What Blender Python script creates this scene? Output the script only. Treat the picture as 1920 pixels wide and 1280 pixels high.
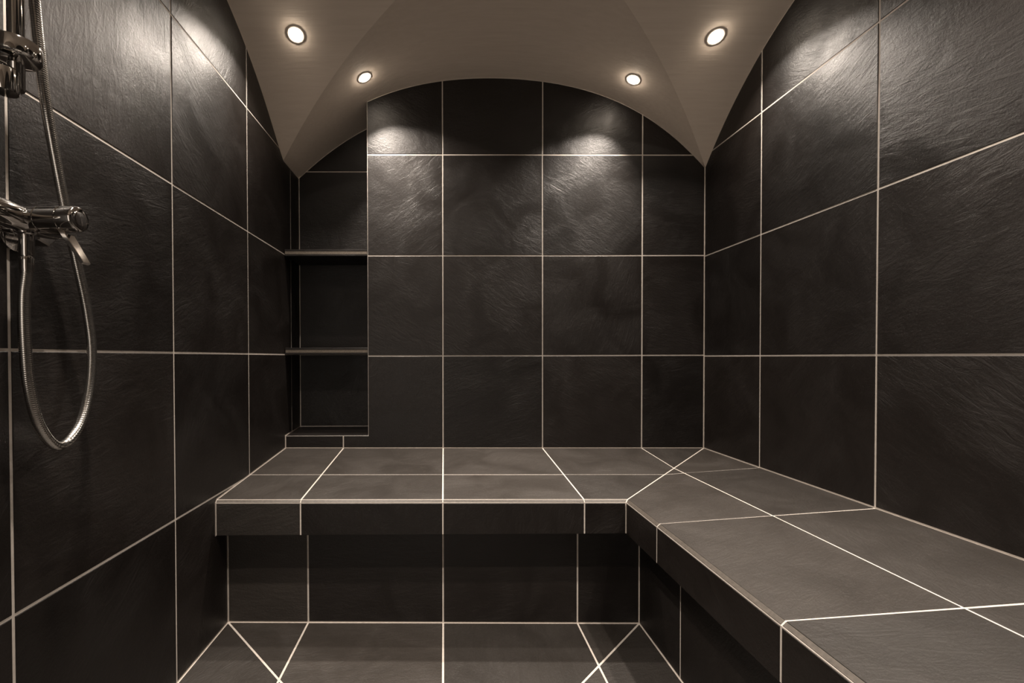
import bpy, bmesh, math, random
from mathutils import Vector, Matrix

# ------------------------------------------------------------------ reset
for o in list(bpy.data.objects):
    bpy.data.objects.remove(o, do_unlink=True)
SC = bpy.context.scene
COL = SC.collection
random.seed(7)

# ------------------------------------------------------------------ camera, world, exposure
T = 0.45                      # one wall tile, metres; every plan number below is in tiles
ZF = 1.97                     # camera height above the floor, in tiles


def W(x, y, z):
    return Vector((x * T, y * T, (z + ZF) * T))


cam_d = bpy.data.cameras.new('camera')
cam_d.sensor_width = 36.0
cam_d.lens = 842.019 / 1920 * 36.0
cam_d.shift_x = -(838.739 - 960) / 1920
cam_d.shift_y = (680.132 - 640) / 1920
cam_d.clip_start = 0.02
cam = bpy.data.objects.new('camera', cam_d)
COL.objects.link(cam)
R_RIGHT = Vector((0.99996872, -0.00758751, -0.00223575))
R_FWD = Vector((0.00755864, 0.99989142, -0.01264989))
R_UP = Vector((0.00233149, 0.01263259, 0.99991749))
cam.matrix_world = Matrix.Translation(W(0, 0, 0)) @ Matrix((R_RIGHT, R_UP, -R_FWD)).transposed().to_4x4()
SC.camera = cam

world = bpy.data.worlds.new('world')
SC.world = world
world.use_nodes = True
WORLD_STRENGTH = 1.65
world.node_tree.nodes['Background'].inputs[0].default_value = (1.0, 0.88, 0.76, 1)
world.node_tree.nodes['Background'].inputs[1].default_value = WORLD_STRENGTH

SC.view_settings.view_transform = 'Standard'
SC.view_settings.look = 'None'
SC.view_settings.gamma = 1.0
SC.view_settings.use_curve_mapping = False
SC.view_settings.exposure = 0.0

LAMP_POWER = 5.8
LENS_STRENGTH = 82.0
LAMP_COLOR = (1.0, 0.885, 0.77)

# ------------------------------------------------------------------ room numbers (in tiles)
D = 4.498                     # back wall
YN = 4.953                    # back of the niche
XR = 2.617                    # right wall
XN = -0.762                   # right edge of the niche
X0 = -0.010                   # a vertical joint on the back wall
ML = 0.0113
YF = -2.902                   # wall behind the camera
YC = 2.648                    # crown of the bay the camera looks into
HALF = D - YC
XCR = 0.506
YL, YR = 3.147, 3.312         # bench front edge / bench riser (back bench)
XBF, XBR = 1.283, 1.451       # bench front edge / bench riser (right bench)
ZLIP = -1.247                 # underside of the bench front
ZLEDGE = -0.775
G = 0.0060                    # half a joint
EPS = 0.0027                  # joints lie this deep
CH = 0.019                    # chamfer of the bench edge


def LX(y):
    return -1.6053 + ML * (y - 3.0)


_HX = [0.09985018491890078, -0.06955226717966463, -0.4262738433577892, 0.06616303748971021,
       -0.5324934743198761, -0.020613351230424366, 2.777868987732319]


def hx(x):
    t = (x - 0.506) / 2.11
    r = 0.0
    for c in _HX:
        r = r * t + c
    return r


def hy(s):
    w = 1 - s / HALF
    return 2.775 - 0.76496 * w * w - 0.13080 * w ** 4 + 0.00855 * w ** 6


def bay(y):
    """distance from the bay's springing line and the bay's crown"""
    yc = YC if y >= YC - HALF else YC - 2 * HALF
    return HALF - abs(y - yc), yc


def wall_z(y, left):
    if y > D:
        return hx(LX(D)) if left else hx(XR)
    s, _ = bay(y)
    zc = hx(LX(D)) if left else hx(XR)
    return hy(s) + (zc - hy(0)) * math.exp(-s / 0.15)


def ceil_z(x, y):
    if y > D:
        return hx(x)
    s, _ = bay(y)
    q = (HALF - s) / HALF
    gl = XCR + (LX(D) - XCR) * q
    gr = XCR + (XR - XCR) * q
    if gl <= x <= gr:
        return hx(x)
    if x < gl:
        t = (x - LX(y)) / max(1e-6, gl - LX(y))
        return wall_z(y, True) * (1 - t) + hx(gl) * t
    t = (XR - x) / max(1e-6, XR - gr)
    return wall_z(y, False) * (1 - t) + hx(gr) * t


def floor_z(x):
    return -1.955 - 0.0098 * (x + 1.6)


def bench_a(x, y):
    return -0.905 - 0.0038 * (x + 1.6) - 0.0687 * (D - y)


def bench_b(x):
    return -0.921 - 0.0655 * (XR - x)


# ------------------------------------------------------------------ materials
def new_mat(name):
    m = bpy.data.materials.new(name)
    m.use_nodes = True
    nt = m.node_tree
    nt.nodes.clear()
    out = nt.nodes.new('ShaderNodeOutputMaterial')
    b = nt.nodes.new('ShaderNodeBsdfPrincipled')
    nt.links.new(b.outputs[0], out.inputs[0])
    return m, nt, b


def nd(nt, kind, **kw):
    n = nt.nodes.new(kind)
    for k, v in kw.items():
        if k in n.inputs:
            n.inputs[k].default_value = v
        else:
            setattr(n, k, v)
    return n


def ramp(nt, fac, stops):
    r = nt.nodes.new('ShaderNodeValToRGB')
    els = r.color_ramp.elements
    while len(els) < len(stops):
        els.new(0.5)
    for e, (p, c) in zip(els, stops):
        e.position = p
        e.color = (*c, 1)
    nt.links.new(fac, r.inputs[0])
    return r


def mat_tile(name, dark, light, rough, bump):
    m, nt, b = new_mat(name)
    L = nt.links.new
    tc = nd(nt, 'ShaderNodeTexCoord')
    oi = nd(nt, 'ShaderNodeObjectInfo')
    # every tile gets its own cut of the slate pattern, turned by its own angle
    ang = nd(nt, 'ShaderNodeMath', operation='MULTIPLY')
    ang.inputs[1].default_value = 2.2
    L(oi.outputs['Random'], ang.inputs[0])
    rot = nd(nt, 'ShaderNodeVectorRotate', rotation_type='Z_AXIS')
    L(tc.outputs['Object'], rot.inputs['Vector'])
    L(ang.outputs[0], rot.inputs['Angle'])
    off = nd(nt, 'ShaderNodeMath', operation='MULTIPLY')
    off.inputs[1].default_value = 37.0
    L(oi.outputs['Random'], off.inputs[0])
    comb = nd(nt, 'ShaderNodeCombineXYZ')
    L(off.outputs[0], comb.inputs[2])
    add = nd(nt, 'ShaderNodeVectorMath', operation='ADD')
    L(rot.outputs[0], add.inputs[0])
    L(comb.outputs[0], add.inputs[1])
    # stretched copy of the coordinates for the cleft ridges
    st = nd(nt, 'ShaderNodeVectorMath', operation='MULTIPLY')
    st.inputs[1].default_value = (1.0, 0.28, 1.0)
    L(add.outputs[0], st.inputs[0])
    ridge = nd(nt, 'ShaderNodeTexNoise', Scale=52.0, Detail=8.0, Roughness=0.66, Distortion=1.2)
    L(st.outputs[0], ridge.inputs['Vector'])
    broad = nd(nt, 'ShaderNodeTexNoise', Scale=5.0, Detail=4.0, Roughness=0.5, Distortion=0.8)
    L(add.outputs[0], broad.inputs['Vector'])
    fine = nd(nt, 'ShaderNodeTexNoise', Scale=150.0, Detail=6.0, Roughness=0.75)
    L(add.outputs[0], fine.inputs['Vector'])
    # the relief comes and goes over the tile
    mask = nd(nt, 'ShaderNodeMapRange')
    mask.inputs['From Min'].default_value = 0.38
    mask.inputs['From Max'].default_value = 0.66
    mask.inputs['To Min'].default_value = 0.25
    L(broad.outputs['Fac'], mask.inputs['Value'])
    rm = nd(nt, 'ShaderNodeMath', operation='MULTIPLY')
    L(ridge.outputs['Fac'], rm.inputs[0])
    L(mask.outputs[0], rm.inputs[1])
    fm = nd(nt, 'ShaderNodeMath', operation='MULTIPLY')
    fm.inputs[1].default_value = 0.34
    L(fine.outputs['Fac'], fm.inputs[0])
    h1 = nd(nt, 'ShaderNodeMath', operation='ADD')
    L(rm.outputs[0], h1.inputs[0])
    L(fm.outputs[0], h1.inputs[1])
    h2 = nd(nt, 'ShaderNodeMath', operation='MULTIPLY_ADD')
    h2.inputs[1].default_value = 0.22
    L(broad.outputs['Fac'], h2.inputs[0])
    L(h1.outputs[0], h2.inputs[2])
    # each tile face leans a touch its own way
    wn = nd(nt, 'ShaderNodeTexWhiteNoise', noise_dimensions='1D')
    L(off.outputs[0], wn.inputs['W'])
    ln = nd(nt, 'ShaderNodeVectorMath', operation='MULTIPLY_ADD')
    ln.inputs[1].default_value = (0.026, 0.026, 0.026)
    ln.inputs[2].default_value = (-0.013, -0.013, -0.013)
    L(wn.outputs['Color'], ln.inputs[0])
    ge = nd(nt, 'ShaderNodeNewGeometry')
    na = nd(nt, 'ShaderNodeVectorMath', operation='ADD')
    L(ge.outputs['Normal'], na.inputs[0])
    L(ln.outputs[0], na.inputs[1])
    nn = nd(nt, 'ShaderNodeVectorMath', operation='NORMALIZE')
    L(na.outputs[0], nn.inputs[0])
    bp = nd(nt, 'ShaderNodeBump')
    L(nn.outputs[0], bp.inputs['Normal'])
    bp.inputs['Strength'].default_value = bump
    bp.inputs['Distance'].default_value = 0.004
    L(h2.outputs[0], bp.inputs['Height'])
    L(bp.outputs[0], b.inputs['Normal'])
    mixf = nd(nt, 'ShaderNodeMath', operation='MULTIPLY_ADD')
    mixf.inputs[1].default_value = 0.5
    L(ridge.outputs['Fac'], mixf.inputs[0])
    hb = nd(nt, 'ShaderNodeMath', operation='MULTIPLY')
    hb.inputs[1].default_value = 0.5
    L(broad.outputs['Fac'], hb.inputs[0])
    L(hb.outputs[0], mixf.inputs[2])
    cr = ramp(nt, mixf.outputs[0], [(0.36, dark), (0.70, light)])
    sh = nd(nt, 'ShaderNodeMapRange')                 # no two tiles of a batch are quite the same shade
    sh.inputs['To Min'].default_value = 0.75
    sh.inputs['To Max'].default_value = 1.3
    L(wn.outputs['Value'], sh.inputs['Value'])
    vm = nd(nt, 'ShaderNodeVectorMath', operation='SCALE')
    L(cr.outputs[0], vm.inputs[0])
    L(sh.outputs[0], vm.inputs['Scale'])
    L(vm.outputs[0], b.inputs['Base Color'])
    rr = nd(nt, 'ShaderNodeMapRange')
    rr.inputs['From Min'].default_value = 0.3
    rr.inputs['From Max'].default_value = 0.7
    rr.inputs['To Min'].default_value = rough - 0.07
    rr.inputs['To Max'].default_value = rough + 0.09
    L(broad.outputs['Fac'], rr.inputs['Value'])
    L(rr.outputs[0], b.inputs['Roughness'])
    b.inputs['Specular IOR Level'].default_value = 0.48
    return m


def mat_noisy(name, c1, c2, scale, rough, bump=0.2, dist=0.001, stretch=None, metallic=0.0):
    m, nt, b = new_mat(name)
    L = nt.links.new
    tc = nd(nt, 'ShaderNodeTexCoord')
    src = tc.outputs['Object']
    if stretch:
        mp = nd(nt, 'ShaderNodeVectorMath', operation='MULTIPLY')
        mp.inputs[1].default_value = stretch
        L(src, mp.inputs[0])
        src = mp.outputs[0]
    n = nd(nt, 'ShaderNodeTexNoise', Scale=scale, Detail=6.0, Roughness=0.6)
    L(src, n.inputs['Vector'])
    cr = ramp(nt, n.outputs['Fac'], [(0.3, c1), (0.7, c2)])
    L(cr.outputs[0], b.inputs['Base Color'])
    b.inputs['Roughness'].default_value = rough
    b.inputs['Metallic'].default_value = metallic
    if bump:
        bp = nd(nt, 'ShaderNodeBump')
        bp.inputs['Strength'].default_value = bump
        bp.inputs['Distance'].default_value = dist
        L(n.outputs['Fac'], bp.inputs['Height'])
        L(bp.outputs[0], b.inputs['Normal'])
    return m


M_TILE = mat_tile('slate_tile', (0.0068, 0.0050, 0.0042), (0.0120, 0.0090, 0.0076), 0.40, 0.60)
M_TILE_TOP = mat_tile('lightened_slate_tile', (0.0215, 0.0178, 0.0150), (0.0330, 0.0275, 0.0235), 0.48, 0.75)   # greyer, duller slate; brightness of lit bench and floor put into its colour
M_GROUT = mat_noisy('cream_grout', (0.49, 0.44, 0.39), (0.59, 0.535, 0.485), 60, 0.9, 0.3)
M_EDGE = mat_noisy('cut_tile_edge', (0.048, 0.040, 0.033), (0.095, 0.080, 0.066), 120, 0.5, 0.2)
M_SHELF_EDGE = mat_noisy('shelf_cut_edge', (0.09, 0.074, 0.058), (0.20, 0.165, 0.13), 220, 0.55, 0.3)
M_PLASTER = mat_noisy('brushed_plaster', (0.78, 0.675, 0.575), (0.84, 0.735, 0.635), 7, 0.75, 0.5, 0.0015,
                      stretch=(0.5, 9.0, 14.0))
M_CHROME = mat_noisy('chrome', (0.54, 0.52, 0.50), (0.60, 0.58, 0.56), 30, 0.07, 0.0, metallic=1.0)
M_TRIM = mat_noisy('painted_lamp_trim', (0.74, 0.67, 0.60), (0.80, 0.73, 0.66), 40, 0.4, 0.0)


def mat_hose():
    m, nt, b = new_mat('spiral_metal_hose')
    L = nt.links.new
    tc = nd(nt, 'ShaderNodeTexCoord')
    wv = nd(nt, 'ShaderNodeTexWave', Scale=95.0, Distortion=0.0)
    wv.bands_direction = 'Z'
    L(tc.outputs['Object'], wv.inputs['Vector'])
    bp = nd(nt, 'ShaderNodeBump')
    bp.inputs['Strength'].default_value = 0.25
    bp.inputs['Distance'].default_value = 0.0006
    L(wv.outputs['Fac'], bp.inputs['Height'])
    L(bp.outputs[0], b.inputs['Normal'])
    cr = ramp(nt, wv.outputs['Fac'], [(0.0, (0.46, 0.44, 0.42)), (1.0, (0.62, 0.60, 0.57))])
    L(cr.outputs[0], b.inputs['Base Color'])
    b.inputs['Metallic'].default_value = 1.0
    b.inputs['Roughness'].default_value = 0.24
    return m


M_HOSE = mat_hose()


def mat_lens():
    m, nt, b = new_mat('lit_lamp_glass')
    b.inputs['Base Color'].default_value = (0.9, 0.85, 0.78, 1)
    b.inputs['Roughness'].default_value = 0.2
    lw = nd(nt, 'ShaderNodeTexNoise', Scale=200.0)
    cr = ramp(nt, lw.outputs['Fac'], [(0.0, (1.0, 0.82, 0.64)), (1.0, (1.0, 0.88, 0.74))])
    nt.links.new(cr.outputs[0], b.inputs['Emission Color'])
    b.inputs['Emission Strength'].default_value = LENS_STRENGTH
    return m


M_LENS = mat_lens()


# ------------------------------------------------------------------ helpers
def link_obj(name, mesh, mat, parent=None, matrix=None, smooth=False):
    o = bpy.data.objects.new(name, mesh)
    COL.objects.link(o)
    if mat is not None:
        mesh.materials.append(mat)
    if parent is not None:
        o.parent = parent
    if matrix is not None:
        o.matrix_local = matrix
    if smooth:
        for p in mesh.polygons:
            p.use_smooth = True
    return o


def tag(o, label=None, cat=None, group=None, kind=None):
    if label:
        o['label'] = label
    if cat:
        o['category'] = cat
    if group:
        o['group'] = group
    if kind:
        o['kind'] = kind
    return o


def root(name, loc, label, cat, group=None):
    e = bpy.data.objects.new(name, None)
    COL.objects.link(e)
    e.empty_display_size = 0.1
    e.location = loc
    return tag(e, label, cat, group)


def mesh_from(name, verts, faces):
    me = bpy.data.meshes.new(name)
    me.from_pydata([tuple(v) for v in verts], [], faces)
    bm = bmesh.new()
    bm.from_mesh(me)
    bmesh.ops.recalc_face_normals(bm, faces=bm.faces)
    bm.to_mesh(me)
    bm.free()
    me.update()
    return me


def area2(p):
    return 0.5 * sum(p[i][0] * p[(i + 1) % len(p)][1] - p[(i + 1) % len(p)][0] * p[i][1] for i in range(len(p)))


def clean(p, tol=1e-4):
    q = []
    for v in p:
        if not q or abs(v[0] - q[-1][0]) + abs(v[1] - q[-1][1]) > tol:
            q.append(v)
    while len(q) > 1 and abs(q[0][0] - q[-1][0]) + abs(q[0][1] - q[-1][1]) <= tol:
        q.pop()
    # drop points on straight runs
    ch = True
    while ch and len(q) > 3:
        ch = False
        for i in range(len(q)):
            a, b, c = q[i - 1], q[i], q[(i + 1) % len(q)]
            cr = (b[0] - a[0]) * (c[1] - b[1]) - (b[1] - a[1]) * (c[0] - b[0])
            if abs(cr) < 1e-7:
                q.pop(i)
                ch = True
                break
    if len(q) >= 3 and area2(q) < 0:
        q.reverse()
    return q


def inset(p, d):
    """move every edge of a counter-clockwise polygon inwards by d"""
    p = clean(p)
    n = len(p)
    out = []
    for i in range(n):
        a, b, c = p[i - 1], p[i], p[(i + 1) % n]
        e1 = Vector((b[0] - a[0], b[1] - a[1])).normalized()
        e2 = Vector((c[0] - b[0], c[1] - b[1])).normalized()
        n1, n2 = Vector((-e1.y, e1.x)), Vector((-e2.y, e2.x))
        s = n1 + n2
        k = s.length_squared
        if k < 0.08:
            s = n1 * 1.0
            k = 2.0
        v = Vector(b) + s * (2 * d / k)
        out.append((v.x, v.y))
    return out


def clip_half(p, a, b, c):
    """keep a*x + b*y <= c"""
    out = []
    for i in range(len(p)):
        u, v = p[i], p[(i + 1) % len(p)]
        fu, fv = a * u[0] + b * u[1] - c, a * v[0] + b * v[1] - c
        if fu <= 0:
            out.append(u)
        if (fu < 0 < fv) or (fv < 0 < fu):
            t = fu / (fu - fv)
            out.append((u[0] + (v[0] - u[0]) * t, u[1] + (v[1] - u[1]) * t))
    return out


def clip_rect(p, a0, a1, b0, b1):
    for h in ((-1, 0, -a0), (1, 0, a1), (0, -1, -b0), (0, 1, b1)):
        p = clip_half(p, *h)
        if len(p) < 3:
            return []
    return p


class Frame:
    """plane: point(a,b) in tiles; normal towards the room"""

    def __init__(self, o, u, v):
        self.o, self.u, self.v = Vector(o), Vector(u), Vector(v)
        x = self.u.normalized()
        n = self.u.cross(self.v).normalized()
        self.rot = Matrix((x, n.cross(x), n)).transposed()
        self.n = n

    def p(self, a, b, h=0.0):
        q = self.o + self.u * a + self.v * b + self.n * h
        return W(*q)


def slab(fr, poly, h0, h1, verts, faces):
    """prism of a polygon between heights h0 and h1 above the plane (tiles)"""
    poly = clean(poly)
    n = len(poly)
    k = len(verts)
    verts += [fr.p(a, b, h0) for a, b in poly] + [fr.p(a, b, h1) for a, b in poly]
    faces.append([k + i for i in reversed(range(n))])
    faces.append([k + n + i for i in range(n)])
    for i in range(n):
        j = (i + 1) % n
        faces.append([k + i, k + j, k + n + j, k + n + i])


TILT = math.radians(0.06)


def put_tile(parent, fr, poly, name='tile', mat=None, thick=0.009, bev=0.0024, jitter=True):
    poly = clean(poly, 5e-4)
    if len(poly) < 3 or area2(poly) < 4e-4:
        return None
    n = len(poly)
    top = inset(poly, bev)
    if len(top) != n or area2(top) < 1e-5:
        return None
    ca = sum(p[0] for p in poly) / n
    cb = sum(p[1] for p in poly) / n
    lift = random.uniform(-0.0004, 0.0004) if jitter else 0.0
    org = fr.p(ca, cb, lift)
    ta, tb = (random.uniform(-TILT, TILT), random.uniform(-TILT, TILT)) if jitter else (0.0, 0.0)
    mw = Matrix.Translation(org) @ fr.rot.to_4x4()
    inv = mw.inverted()
    vs = [inv @ fr.p(a, b, lift - thick) for a, b in poly]
    vs += [inv @ fr.p(a, b, lift - bev * 0.8) for a, b in poly]
    vs += [inv @ fr.p(a, b, lift) for a, b in top]
    fs = [list(reversed(range(n))), [2 * n + i for i in range(n)]]
    for r in (0, 1):
        for i in range(n):
            j = (i + 1) % n
            fs.append([r * n + i, r * n + j, (r + 1) * n + j, (r + 1) * n + i])
    me = bpy.data.meshes.new(name)
    me.from_pydata([tuple(v) for v in vs], [], fs)
    o = link_obj(name, me, mat or M_TILE)
    o.parent = parent
    o.matrix_parent_inverse = parent.matrix_world.inverted() if parent.type == 'EMPTY' else Matrix()
    o.matrix_basis = mw @ Matrix.Rotation(ta, 4, 'X') @ Matrix.Rotation(tb, 4, 'Y')   # tiles are never laid dead flat
    return o


def tile_region(parent, fr, region, alines, blines, name='tile', mat=None, g=G):
    """cut a region (outline polygon) along the joint lines; each cell becomes a tile"""
    made = []
    reg = inset(region, g)
    al = [-99] + sorted(alines) + [99]
    bl = [-99] + sorted(blines) + [99]
    for i in range(len(al) - 1):
        for j in range(len(bl) - 1):
            c = clip_rect(reg, al[i] + g, al[i + 1] - g, bl[j] + g, bl[j + 1] - g)
            if len(c) >= 3:
                o = put_tile(parent, fr, c, name, mat)
                if o is not None:
                    made.append(o)
    return made


def lathe(prof, axis_o, axis_d, seg=32, cap=True):
    """revolve (r, h) about an axis, all in tiles; returns verts, faces"""
    o, d = Vector(axis_o), Vector(axis_d).normalized()
    s = d.orthogonal().normalized()
    t = d.cross(s)
    vs, fs = [], []
    for r, h in prof:
        for k in range(seg):
            a = 2 * math.pi * k / seg
            q = o + d * h + (s * math.cos(a) + t * math.sin(a)) * r
            vs.append(W(*q))
    for i in range(len(prof) - 1):
        for k in range(seg):
            m = (k + 1) % seg
            fs.append([i * seg + k, i * seg + m, (i + 1) * seg + m, (i + 1) * seg + k])
    if cap:
        fs.append([k for k in range(seg)])
        fs.append([(len(prof) - 1) * seg + k for k in range(seg)])
    return vs, fs


def tube(pts, rad, seg=16, sub=8):
    """smooth tube through points (tiles)"""
    P = [Vector(p) for p in pts]
    P = [P[0] * 2 - P[1]] + P + [P[-1] * 2 - P[-2]]
    path = []
    for i in range(1, len(P) - 2):
        for k in range(sub):
            t = k / sub
            a, b, c, d = P[i - 1], P[i], P[i + 1], P[i + 2]
            path.append(0.5 * ((2 * b) + (c - a) * t + (2 * a - 5 * b + 4 * c - d) * t * t
                               + (3 * b - a - 3 * c + d) * t ** 3))
    path.append(P[-2])
    vs, fs = [], []
    nrm = None
    for i, q in enumerate(path):
        tg = (path[min(i + 1, len(path) - 1)] - path[max(i - 1, 0)]).normalized()
        nrm = tg.orthogonal().normalized() if nrm is None else (nrm - tg * nrm.dot(tg)).normalized()
        bn = tg.cross(nrm)
        for k in range(seg):
            a = 2 * math.pi * k / seg
            vs.append(W(*(q + (nrm * math.cos(a) + bn * math.sin(a)) * rad)))
    for i in range(len(path) - 1):
        for k in range(seg):
            m = (k + 1) % seg
            fs.append([i * seg + k, i * seg + m, (i + 1) * seg + m, (i + 1) * seg + k])
    fs.append(list(range(seg)))
    fs.append([(len(path) - 1) * seg + k for k in range(seg)])
    return vs, fs


def part(name, vf, mat, parent, smooth=True, split=35):
    """mesh in room coordinates, hung under an Empty"""
    vs, fs = vf
    loc = parent.location
    me = mesh_from(name, [v - loc for v in vs], fs)
    o = link_obj(name, me, mat, parent)
    if smooth:
        bm = bmesh.new()
        bm.from_mesh(me)
        for e in bm.edges:
            if len(e.link_faces) == 2 and e.calc_face_angle(0) > math.radians(split):
                e.smooth = False
        for f in bm.faces:
            f.smooth = True
        bm.to_mesh(me)
        bm.free()
    return o


def box_between(p0, p1, w_dir, w0, w1, th_dir, t0, t1, bev=0.25):
    """tapered bar with chamfered long edges from p0 to p1"""
    vs, fs = [], []
    p0, p1, w_dir, th_dir = Vector(p0), Vector(p1), Vector(w_dir).normalized(), Vector(th_dir).normalized()
    for p, w, t in ((p0, w0, t0), (p1, w1, t1)):
        c = bev * t
        ring = [(-w + c, -t), (w - c, -t), (w, -t + c), (w, t - c), (w - c, t), (-w + c, t), (-w, t - c), (-w, -t + c)]
        vs += [W(*(p + w_dir * a + th_dir * b)) for a, b in ring]
    for k in range(8):
        m = (k + 1) % 8
        fs.append([k, m, 8 + m, 8 + k])
    fs += [list(range(8)), [8 + k for k in range(8)]]
    return vs, fs


# ------------------------------------------------------------------ the room shell
def arc_pts(f, a, b, n):
    return [f(a + (b - a) * i / n) for i in range(n + 1)]


XLINES = [X0 + k for k in range(-2, 4)]
YLINES_L = [4.69 - k for k in range(8)]
YLINES_R = [3.70 - k for k in range(7)]
ZB = [2.015 - k for k in range(-1, 5)]
ZL = [2.031 - k for k in range(-1, 6)]
ZR = [2.007 - k for k in range(-1, 5)]
ZNI = [2.032 - k for k in range(-1, 5)]

# floor ------------------------------------------------------------
fr_floor = Frame((0, 0, -1.955 - 0.0098 * 1.6), (1, 0, -0.0098), (0, 1, 0))
v, f = [], []
slab(fr_floor, [(-1.9, YF - 0.2), (XR + 0.2, YF - 0.2), (XR + 0.2, YN + 0.2), (-1.9, YN + 0.2)], -0.3, -EPS, v, f)
floor = tag(link_obj('floor', mesh_from('floor', v, f), M_GROUT), kind='structure')
cxm = (LX(YR) + XBR) / 2
cyb = YR - (XBR - LX(YR)) / 2
cyf = YF + (XBR - LX(YR)) / 2
CB, CF = (cxm, cyb), (cxm, cyf)
BLc, BRc, FLc, FRc = (LX(YR), YR), (XBR, YR), (LX(YF), YF), (XBR, YF)
FY = [YR - 1 - k for k in range(6)]
FX = [X0 + k for k in range(-1, 2)]
for reg in ([BLc, CB, BRc], [BLc, FLc, CF, CB], [FLc, FRc, CF], [FRc, BRc, CB, CF]):
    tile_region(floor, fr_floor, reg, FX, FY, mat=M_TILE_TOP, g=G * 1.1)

# back wall with the niche ------------------------------------------
fr_back = Frame((0, D, 0), (1, 0, 0), (0, 0, 1))
fr_nback = Frame((0, YN, 0), (1, 0, 0), (0, 0, 1))
fr_jamb = Frame((XN, 0, 0), (0, 1, 0), (0, 0, 1))
fr_jamb = Frame((XN, 0, 0), (0, -1, 0), (0, 0, 1))       # faces the niche (-X)
fr_ledge = Frame((0, D, -0.781), (1, 0, 0), (0, 1, 0.048))
arc = [(x, hx(x)) for x in [XR + (XN - XR) * i / 48 for i in range(49)]]
reg_back = [(LX(D), bench_a(LX(D), D)), (XR, bench_a(XR, D))] + arc + [(XN, -0.781), (LX(D), -0.781)]
arc_n = [(x, hx(x)) for x in [XN + (LX(YN) - XN) * i / 16 for i in range(17)]]
reg_nback = [(LX(YN), -0.759), (XN, -0.759)] + arc_n
v, f = [], []
slab(fr_back, [(XN + EPS, -2.1), (XR + 0.25, -2.1), (XR + 0.25, hx(XR))] + [(x, z) for x, z in arc[:-1]]
     + [(XN + EPS, hx(XN))], -(YN - D) - 0.25, -EPS, v, f)
slab(fr_back, [(LX(D) - 0.25, -2.1), (XN + EPS, -2.1), (XN + EPS, -0.781 - EPS), (LX(D) - 0.25, -0.781 - EPS)],
     -(YN - D) - 0.25, -EPS, v, f)
slab(fr_nback, [(LX(YN) - 0.25, -0.781), (XN + EPS, -0.781)] + arc_n + [(LX(YN) - 0.25, hx(LX(YN)))],
     -0.25, -EPS, v, f)
wall_back = tag(link_obj('wall_back', mesh_from('wall_back', v, f), M_GROUT), kind='structure')
tile_region(wall_back, fr_back, reg_back, XLINES, ZB)
tile_region(wall_back, fr_nback, reg_nback, [], ZNI)
tile_region(wall_back, fr_jamb, [(-YN, -0.77), (-D, -0.77), (-D, hx(XN)), (-YN, hx(XN))], [], ZNI, g=G * 0.6)
tile_region(wall_back, fr_ledge, [(LX(D), 0), (XN, 0), (XN, YN - D), (LX(YN), YN - D)], [], [], g=G * 0.75)

# left wall ---------------------------------------------------------
fr_left = Frame((LX(0), 0, 0), (ML, 1, 0), (0, 0, 1))
arc_l = [(y, wall_z(y, True)) for y in [D + (YF - D) * i / 96 for i in range(97)]]
zfl = floor_z(-1.6)
DY, DTOP = -1.30, 1.80          # unseen doorway in the left wall, added to light the vault from there
reg_left = [(DY, zfl), (YR, zfl), (YR, ZLIP), (YL, ZLIP), (YL, bench_a(-1.6, YL) - CH),
            (YL + CH, bench_a(-1.6, YL)), (D, bench_a(-1.6, D)), (D, -0.781), (YN, -0.759),
            (YN, hx(LX(D)))] + arc_l + [(YF, DTOP), (DY, DTOP)]
v, f = [], []
slab(fr_left, [(YF - 0.2, DTOP), (DY, DTOP), (DY, -2.2), (YN + 0.25, -2.2), (YN + 0.25, hx(LX(D)))] + arc_l
     + [(YF - 0.2, arc_l[-1][1])], -0.25, -EPS, v, f)
wall_left = tag(link_obj('wall_left', mesh_from('wall_left', v, f), M_GROUT), kind='structure')
tile_region(wall_left, fr_left, reg_left, YLINES_L, ZL)

# right wall --------------------------------------------------------
fr_right = Frame((XR, 0, 0), (0, -1, 0), (0, 0, 1))
arc_r = [(-y, wall_z(y, False)) for y in [YF + (D - YF) * i / 96 for i in range(97)]]
reg_right = [(-D, bench_b(XR)), (-YF, bench_b(XR))] + arc_r
v, f = [], []
slab(fr_right, [(-D - 0.25, -2.2), (-YF + 0.2, -2.2), (-YF + 0.2, arc_r[0][1])] + arc_r
     + [(-D - 0.25, arc_r[-1][1])], -0.25, -EPS, v, f)
wall_right = tag(link_obj('wall_right', mesh_from('wall_right', v, f), M_GROUT), kind='structure')
tile_region(wall_right, fr_right, reg_right, [-y for y in YLINES_R], ZR)

# wall behind the camera ------------------------------------------------
fr_front = Frame((0, YF, 0), (-1, 0, 0), (0, 0, 1))
arc_f = [(-x, hx(x)) for x in [LX(YF) + (XR - LX(YF)) * i / 40 for i in range(41)]]
DX1 = -0.35                     # added opening carried round the corner, to light the left vault panel
v, f = [], []
slab(fr_front, [(-XR, -2.2), (-DX1, -2.2), (-DX1, DTOP), (-LX(YF), DTOP)] + arc_f, -0.25, 0, v, f)
wall_front = tag(link_obj('wall_front', mesh_from('wall_front', v, f), M_GROUT), kind='structure')

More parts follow.
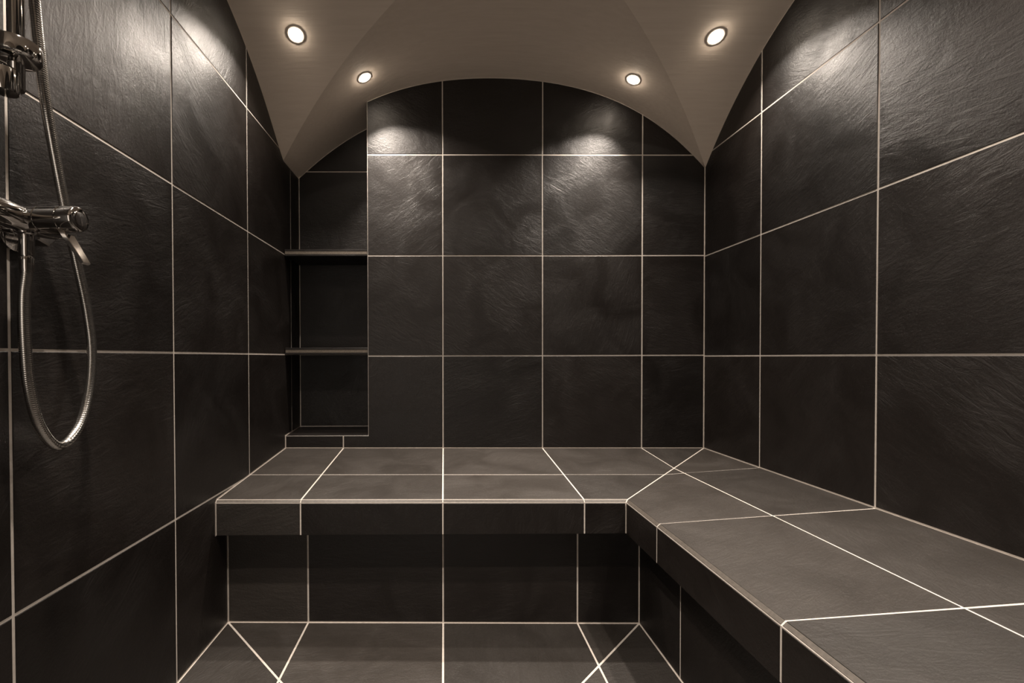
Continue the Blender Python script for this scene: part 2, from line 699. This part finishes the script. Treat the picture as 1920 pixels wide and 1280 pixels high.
# vaulted ceiling: a groin vault, two bays ---------------------------
def build_ceiling():
    vs, fs = [], []
    NS = 56

    def quad_strip(rows):
        k = len(vs)
        for a, b in rows:
            vs.append(W(*a))
            vs.append(W(*b))
        for i in range(len(rows) - 1):
            fs.append([k + 2 * i, k + 2 * i + 1, k + 2 * i + 3, k + 2 * i + 2])

    # barrel panels run along y, side panels run along x, both end on the straight groins
    xs = [LX(D) + (XCR - LX(D)) * i / NS for i in range(NS)] + [XCR + (XR - XCR) * i / NS for i in range(NS + 1)]

    def gy(x, yc, sgn):
        q = (XCR - x) / (XCR - LX(D)) if x < XCR else (x - XCR) / (XR - XCR)
        return yc + sgn * HALF * q

    y2 = YC - 2 * HALF
    ext = [LX(D) - 0.05] + xs[1:-1] + [XR + 0.05]
    for back, front in ((lambda x: YN + 0.05, lambda x: gy(x, YC, 1)),
                        (lambda x: gy(x, YC, -1), lambda x: gy(x, y2, 1)),
                        (lambda x: gy(x, y2, -1), lambda x: YF - 0.05)):
        quad_strip([((xe, back(x), hx(x)), (xe, front(x), hx(x))) for x, xe in zip(xs, ext)])
    for yc in (YC, y2):
        qs = [i / NS for i in range(NS + 1)]
        ys = [(q, 1) for q in reversed(qs)] + [(q, -1) for q in qs[1:]]
        for left in (True, False):
            rows = []
            for q, sg in ys:
                y = yc + sg * HALF * q
                xg = XCR + ((LX(D) if left else XR) - XCR) * q
                xw = (LX(y) - 0.05) if left else (XR + 0.05)
                yy = min(max(y, YF), D)
                zw = wall_z(max(YF + 1e-6, min(D, y)), left)
                rows.append(((xw, y, zw), (xg, y, hx(xg))))
            quad_strip(rows)
    n = len(vs)
    lower = list(fs)
    vs.extend([v + Vector((0, 0, 0.05)) for v in vs[:n]])
    fs.extend([[n + i for i in reversed(q)] for q in lower])
    me = bpy.data.meshes.new('ceiling')
    me.from_pydata([tuple(v) for v in vs], [], fs)
    o = link_obj('ceiling', me, M_PLASTER, smooth=True)
    return tag(o, kind='structure')


ceiling = build_ceiling()

# ------------------------------------------------------------------ the bench
bench = root('tiled_bench', W(0.5, 3.3, floor_z(0.5)),
             'L-shaped built-in bench clad in black slate tiles along back and right wall', 'bench')
bpy.context.view_layer.update()


def bench_body():
    e = EPS
    zf = -2.0
    ztl, ztr = bench_a(-1.6, YL), bench_a(XBF, YL)
    zbk = bench_a(XR, D)
    prof = [  # (y, x at the mitre, z at left, z at mitre, z at front end)
        (D, XR, bench_a(-1.6, D) - e, zbk - e, bench_b(XR) - e),
        (YL + CH, XBF + CH, ztl - e, ztr - e, ztr - e),
        (YL + e, XBF + e, ztl - CH, ztr - CH, ztr - CH),
        (YL + e, XBF + e, ZLIP, ZLIP, ZLIP),
        (YR + e, XBR + e, ZLIP, ZLIP, ZLIP),
        (YR + e, XBR + e, zf, zf, zf),
        (D, XR, zf, zf, zf)]
    vs = [W(LX(y), y, zl) for y, x, zl, zm, zr in prof]
    vs += [W(x, y, zm) for y, x, zl, zm, zr in prof]
    vs += [W(x, YF + 0.002, zr) for y, x, zl, zm, zr in prof]
    n = len(prof)
    fs = [list(range(n)), [2 * n + i for i in range(n)]]
    for s in (0, 1):
        for i in range(n):
            j = (i + 1) % n
            fs.append([s * n + i, s * n + j, (s + 1) * n + j, (s + 1) * n + i])
    return vs, fs


part('bench_body', bench_body(), M_GROUT, bench, smooth=False)
BX = [X0 + k for k in range(-1, 3)]
BY = [3.693 - k for k in range(7)]
gm = G
fr_a = Frame((0, D, -0.905 - 0.0038 * 1.6), (1, 0, -0.0038), (0, 1, 0.0687))
fr_b = Frame((XR, 0, -0.921), (1, 0, 0.0655), (0, 1, 0))
reg_a = [(LX(YL), YL + CH - D - G * 0.5), (XBF + CH, YL + CH - D - G * 0.5), (XR, 0), (LX(D), 0)]
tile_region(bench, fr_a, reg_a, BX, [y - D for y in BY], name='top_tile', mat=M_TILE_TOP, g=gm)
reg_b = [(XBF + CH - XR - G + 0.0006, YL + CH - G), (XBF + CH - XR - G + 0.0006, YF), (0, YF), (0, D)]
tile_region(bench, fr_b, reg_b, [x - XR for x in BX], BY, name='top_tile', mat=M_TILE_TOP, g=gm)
# bevelled nosing
s2 = CH * math.sqrt(2)
fr_na = Frame((0, YL, bench_a(0, YL) - CH), (1, 0, -0.0038), (0, 0.70711, 0.70711))
tile_region(bench, fr_na, [(LX(YL), 0.0), (XBF, 0.0), (XBF + CH, s2), (LX(YL), s2)], BX, [], name='nosing_strip',
            mat=M_EDGE, g=0.0032)
zn = bench_a(XBF, YL) - CH
fr_nb = Frame((XBF, 0, zn), (0, -1, 0), (0.70711, 0, 0.70711))
tile_region(bench, fr_nb, [(-YL, 0.0), (-YF, 0.0), (-YF, s2 + 0.0026), (-YL - CH, s2 + 0.0026)], [-y for y in BY], [],
            name='nosing_strip', mat=M_EDGE, g=0.0032)
# front boards and risers
fr_fa = Frame((0, YL, 0), (1, 0, 0), (0, 0, 1))
fa = tile_region(bench, fr_fa, [(LX(YL), ZLIP - G), (XBF, ZLIP - G), (XBF, bench_a(XBF, YL) - CH),
                                (LX(YL), bench_a(-1.6, YL) - CH)], BX, [], name='front_tile', g=0.0050)
fr_fb = Frame((XBF, 0, 0), (0, -1, 0), (0, 0, 1))
tile_region(bench, fr_fb, [(-YL, ZLIP - G), (-YF, ZLIP - G), (-YF, zn), (-YL, zn)], [-y for y in BY], [],
            name='front_tile', g=0.0050)
fr_ra = Frame((0, YR, 0), (1, 0, 0), (0, 0, 1))
ra = tile_region(bench, fr_ra, [(LX(YR), floor_z(-1.6)), (XBR, floor_z(XBR)), (XBR, ZLIP), (LX(YR), ZLIP)], BX, [],
            name='riser_tile')
fr_rb = Frame((XBR, 0, 0), (0, -1, 0), (0, 0, 1))
tile_region(bench, fr_rb, [(-YR, floor_z(XBR)), (-YF, floor_z(XBR)), (-YF, ZLIP), (-YR, ZLIP)],
            [-(2.735 - k) for k in range(6)], [], name='riser_tile')

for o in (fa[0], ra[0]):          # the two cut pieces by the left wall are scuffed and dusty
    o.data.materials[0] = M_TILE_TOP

# ------------------------------------------------------------------ niche shelves
def shelf(z0, z1, label):
    xa, xb = LX(D) + 0.004, XN - 0.002
    r = root('niche_shelf', W((xa + xb) / 2, (D + YN) / 2, z0), label, 'shelf', 'shelves in the tiled niche')
    bpy.context.view_layer.update()
    fb = Frame((0, 0, z0), (1, 0, 0), (0, 1, 0))
    t = 0.018
    outl = [(xa, D + 0.002), (xb, D + 0.002), (xb, YN), (xa, YN)]
    vs, fs = [], []
    slab(fb, inset(outl, 0.0015), t * 0.9, z1 - z0 - t * 0.9, vs, fs)
    part('shelf_core', (vs, fs), M_SHELF_EDGE, r, smooth=False)
    ft = Frame((0, 0, z1), (1, 0, 0), (0, 1, 0))
    put_tile(r, ft, outl, 'shelf_tile', M_TILE, thick=t, bev=0.003, jitter=False)
    fu = Frame((0, 0, z0), (-1, 0, 0), (0, 1, 0))
    put_tile(r, fu, [(-a, b) for a, b in outl], 'shelf_tile', M_TILE, thick=t, bev=0.003, jitter=False)
    return r


shelf(1.012, 1.078, 'dark slate shelf high in the niche, the upper of the two')
shelf(0.031, 0.097, 'dark slate shelf at eye level in the niche, the lower of the two')

# ------------------------------------------------------------------ recessed lamps
def lamp(x, y, label, group=None, lean=0.4, spread=120.0, power=0.70):
    z = ceil_z(x, y)
    h = 0.01
    dx = (ceil_z(x + h, y) - ceil_z(x - h, y)) / (2 * h)
    dy = (ceil_z(x, y + h) - ceil_z(x, y - h)) / (2 * h)
    ax = Vector((dx, dy, -1)).normalized()
    o = Vector((x, y, z))
    r = root('recessed_spotlight', W(*o), label, 'ceiling light', group)
    # flush ring
    k = 1 / T
    prof = [(0.0205 * k, -0.006 * k), (0.0205 * k, 0.0012 * k), (0.0225 * k, 0.0022 * k), (0.0300 * k, 0.0020 * k),
            (0.0320 * k, 0.0008 * k), (0.0320 * k, -0.006 * k)]
    part('trim_ring', lathe(prof, o, ax, 40, cap=False), M_TRIM, r)
    lens = [(0.0200 * k * math.cos(a), 0.0010 * k + 0.0100 * k * math.sin(a)) for a in
            [math.pi / 2 * i / 8 for i in range(9)]]
    lens = [(0.0200 * k, -0.004 * k)] + lens[:-1] + [(0.0008 * k, 0.011 * k)]
    part('lens', lathe(lens, o, ax, 32), M_LENS, r)
    ld = bpy.data.lights.new('bulb', 'AREA')
    ld.shape = 'DISK'
    ld.size = 0.036
    ld.energy = LAMP_POWER * power
    ld.color = LAMP_COLOR
    ld.spread = math.radians(spread)
    lo = bpy.data.objects.new('bulb', ld)
    COL.objects.link(lo)
    lo.parent = r
    aim = Vector((dx * lean, dy * lean, -1)).normalized()      # the bulb is gimballed part of the way back to vertical
    lo.location = ax * 0.0135
    lo.rotation_euler = aim.to_track_quat('-Z', 'Y').to_euler()
    return r


YA, YB_ = 4.141, 3.624
lamp(-0.720, YA, 'glowing recessed spotlight in the vault just above the shelf niche', lean=0.8, spread=104.0, power=1.3)
lamp(1.745, YA, 'glowing recessed spotlight in front of the back wall, right of the vault crown', lean=0.8, spread=92.0, power=1.15)
lamp(-1.175, YB_, 'glowing recessed spotlight beside the left tiled wall, nearest the shower')
lamp(2.190, YB_, 'glowing recessed spotlight beside the right tiled wall above the side bench')
for x, y, lab in ((-0.720, 2 * YC - YA, 'recessed spotlight behind the viewer, in the vault left of its crown'),
                  (1.745, 2 * YC - YA, 'recessed spotlight behind the viewer, in the vault right of its crown'),
                  (-1.175, 2 * YC - YB_, 'recessed spotlight in the vault straight above the shower rail'),
                  (2.190, 2 * YC - YB_, 'recessed spotlight above the near end of the right-hand bench')):
    lamp(x, y, lab, 'spotlights over the entrance side', spread=88.0, power=1.2)

# ------------------------------------------------------------------ shower fittings on the left wall
MX, MY, MZ = -1.45, 1.578, 0.478
WX = LX(1.6)
mix = root('shower_mixer', W(WX, 1.56, 0.40), 'chrome single-lever shower mixer with hose outlet on the left wall',
           'shower mixer')
bar = [(0.030, -0.24), (0.040, -0.232), (0.046, -0.22), (0.046, -0.075), (0.0445, -0.06), (0.043, -0.03), (0.043, 0.06),
       (0.041, 0.085), (0.036, 0.115), (0.028, 0.128)]
part('mixer_body', lathe(bar, (MX, MY, MZ), (0, 1, 0), 40), M_CHROME, mix)
R = 0.0425
cart = [(R, -0.03), (R, 0.052), (R - 0.0022, 0.0535), (R - 0.0022, 0.0565), (R + 0.0008, 0.058), (R + 0.0008, 0.060)]
part('cartridge_sleeve', lathe(cart, (MX, MY, MZ + 0.004), (1, 0, 0), 48), M_CHROME, mix)
capp = [(R + 0.0008, 0.0605), (R + 0.001, 0.128), (R - 0.0022, 0.130), (R - 0.0022, 0.1325), (R + 0.0012, 0.134),
        (R + 0.0012, 0.176), (R - 0.001, 0.183), (R - 0.006, 0.187), (0.020, 0.1885), (0.001, 0.189)]
hd = part('handle_cap', lathe(capp, (MX, MY, MZ + 0.004), (1, 0, 0), 48), M_CHROME, mix)
lev = part('lever', box_between((MX + 0.128, MY, MZ - 0.030), (MX + 0.204, MY, MZ - 0.150), (0, 1, 0), 0.022, 0.016,
                                (0.85, 0, 0.53), 0.0085, 0.0055), M_CHROME, mix)
part('lever_root', box_between((MX + 0.060, MY + 0.004, MZ - 0.040), (MX + 0.150, MY + 0.004, MZ - 0.047), (0, 1, 0), 0.020,
                               0.022, (0, 0, 1), 0.010, 0.010), M_CHROME, mix)
part('hose_outlet', lathe([(0.028, 0.025), (0.028, 0.046), (0.0215, 0.050), (0.0215, 0.120), (0.0195, 0.126)],
                          (MX, MY, MZ), (0, 0, -1), 32), M_CHROME, mix)
for yy in (1.395, 1.715):
    part('wall_union', lathe([(0.074, 0.001), (0.074, 0.012), (0.068, 0.020), (0.036, 0.034), (0.036, 0.060)],
                             (LX(yy), yy, MZ - 0.004), (1, 0, 0), 32), M_CHROME, mix)
    part('hex_nut', lathe([(0.044, 0.062), (0.050, 0.066), (0.050, 0.116), (0.044, 0.122)],
                          (LX(yy), yy, MZ - 0.004), (1, 0, 0), 6), M_CHROME, mix, smooth=False)

hose_pts = [(-1.45, 1.578, 0.345), (-1.452, 1.578, 0.29), (-1.46, 1.576, 0.206), (-1.47, 1.588, 0.058), (-1.485, 1.618, -0.112),
            (-1.50, 1.675, -0.255), (-1.51, 1.766, -0.345), (-1.52, 1.869, -0.296), (-1.53, 1.943, -0.158),
            (-1.535, 1.970, 0.026), (-1.54, 1.952, 0.209), (-1.54, 1.907, 0.384), (-1.54, 1.861, 0.549),
            (-1.535, 1.817, 0.706), (-1.53, 1.777, 0.857), (-1.52, 1.737, 0.999), (-1.51, 1.706, 1.139),
            (-1.50, 1.679, 1.277), (-1.47, 1.635, 1.395), (-1.42, 1.585, 1.512), (-1.40, 1.562, 1.56)]
hose = root('shower_hose', W(-1.51, 1.766, -0.36), 'silver metal shower hose hanging in a long loop below the mixer', 'hose')
part('hose_tube', tube(hose_pts, 0.0182), M_HOSE, hose)
part('hose_nut', lathe([(0.0200, 0.0), (0.0212, 0.006), (0.0212, 0.040), (0.0195, 0.052)], (-1.45, 1.578, 0.3515),
                       (0, 0, -1), 24), M_CHROME, hose)

rail = root('shower_rail', W(-1.50, 1.602, 0.93), 'vertical chrome shower rail with round slider beside the hose, cut by frame',
            'shower rail')
part('rail_tube', lathe([(0.022, 0.0), (0.024, 0.004), (0.024, 1.15), (0.022, 1.155)], (-1.50, 1.602, 0.94), (0, 0, 1), 32),
     M_CHROME, rail)
part('slider', lathe([(0.020, 0.0), (0.062, 0.003), (0.071, 0.010), (0.073, 0.022), (0.073, 0.052), (0.070, 0.060), (0.026, 0.068)],
                     (-1.485, 1.585, 1.030), (0, 0, 1), 48), M_CHROME, rail)
part('rail_foot', lathe([(0.026, 0.0), (0.036, 0.004), (0.038, 0.012), (0.038, 0.080), (0.030, 0.088)],
                        (-1.50, 1.560, 0.905), (0, 0, 1), 32), M_CHROME, rail)
part('wall_mount', lathe([(0.034, 0.0), (0.034, 0.012), (0.024, 0.020), (0.024, 0.118)], (LX(1.6), 1.602, 0.965),
                         (1, 0, 0), 32), M_CHROME, rail)
part('wall_mount', lathe([(0.034, 0.0), (0.034, 0.012), (0.024, 0.020), (0.024, 0.118)], (LX(1.6), 1.602, 2.0),
                         (1, 0, 0), 32), M_CHROME, rail)
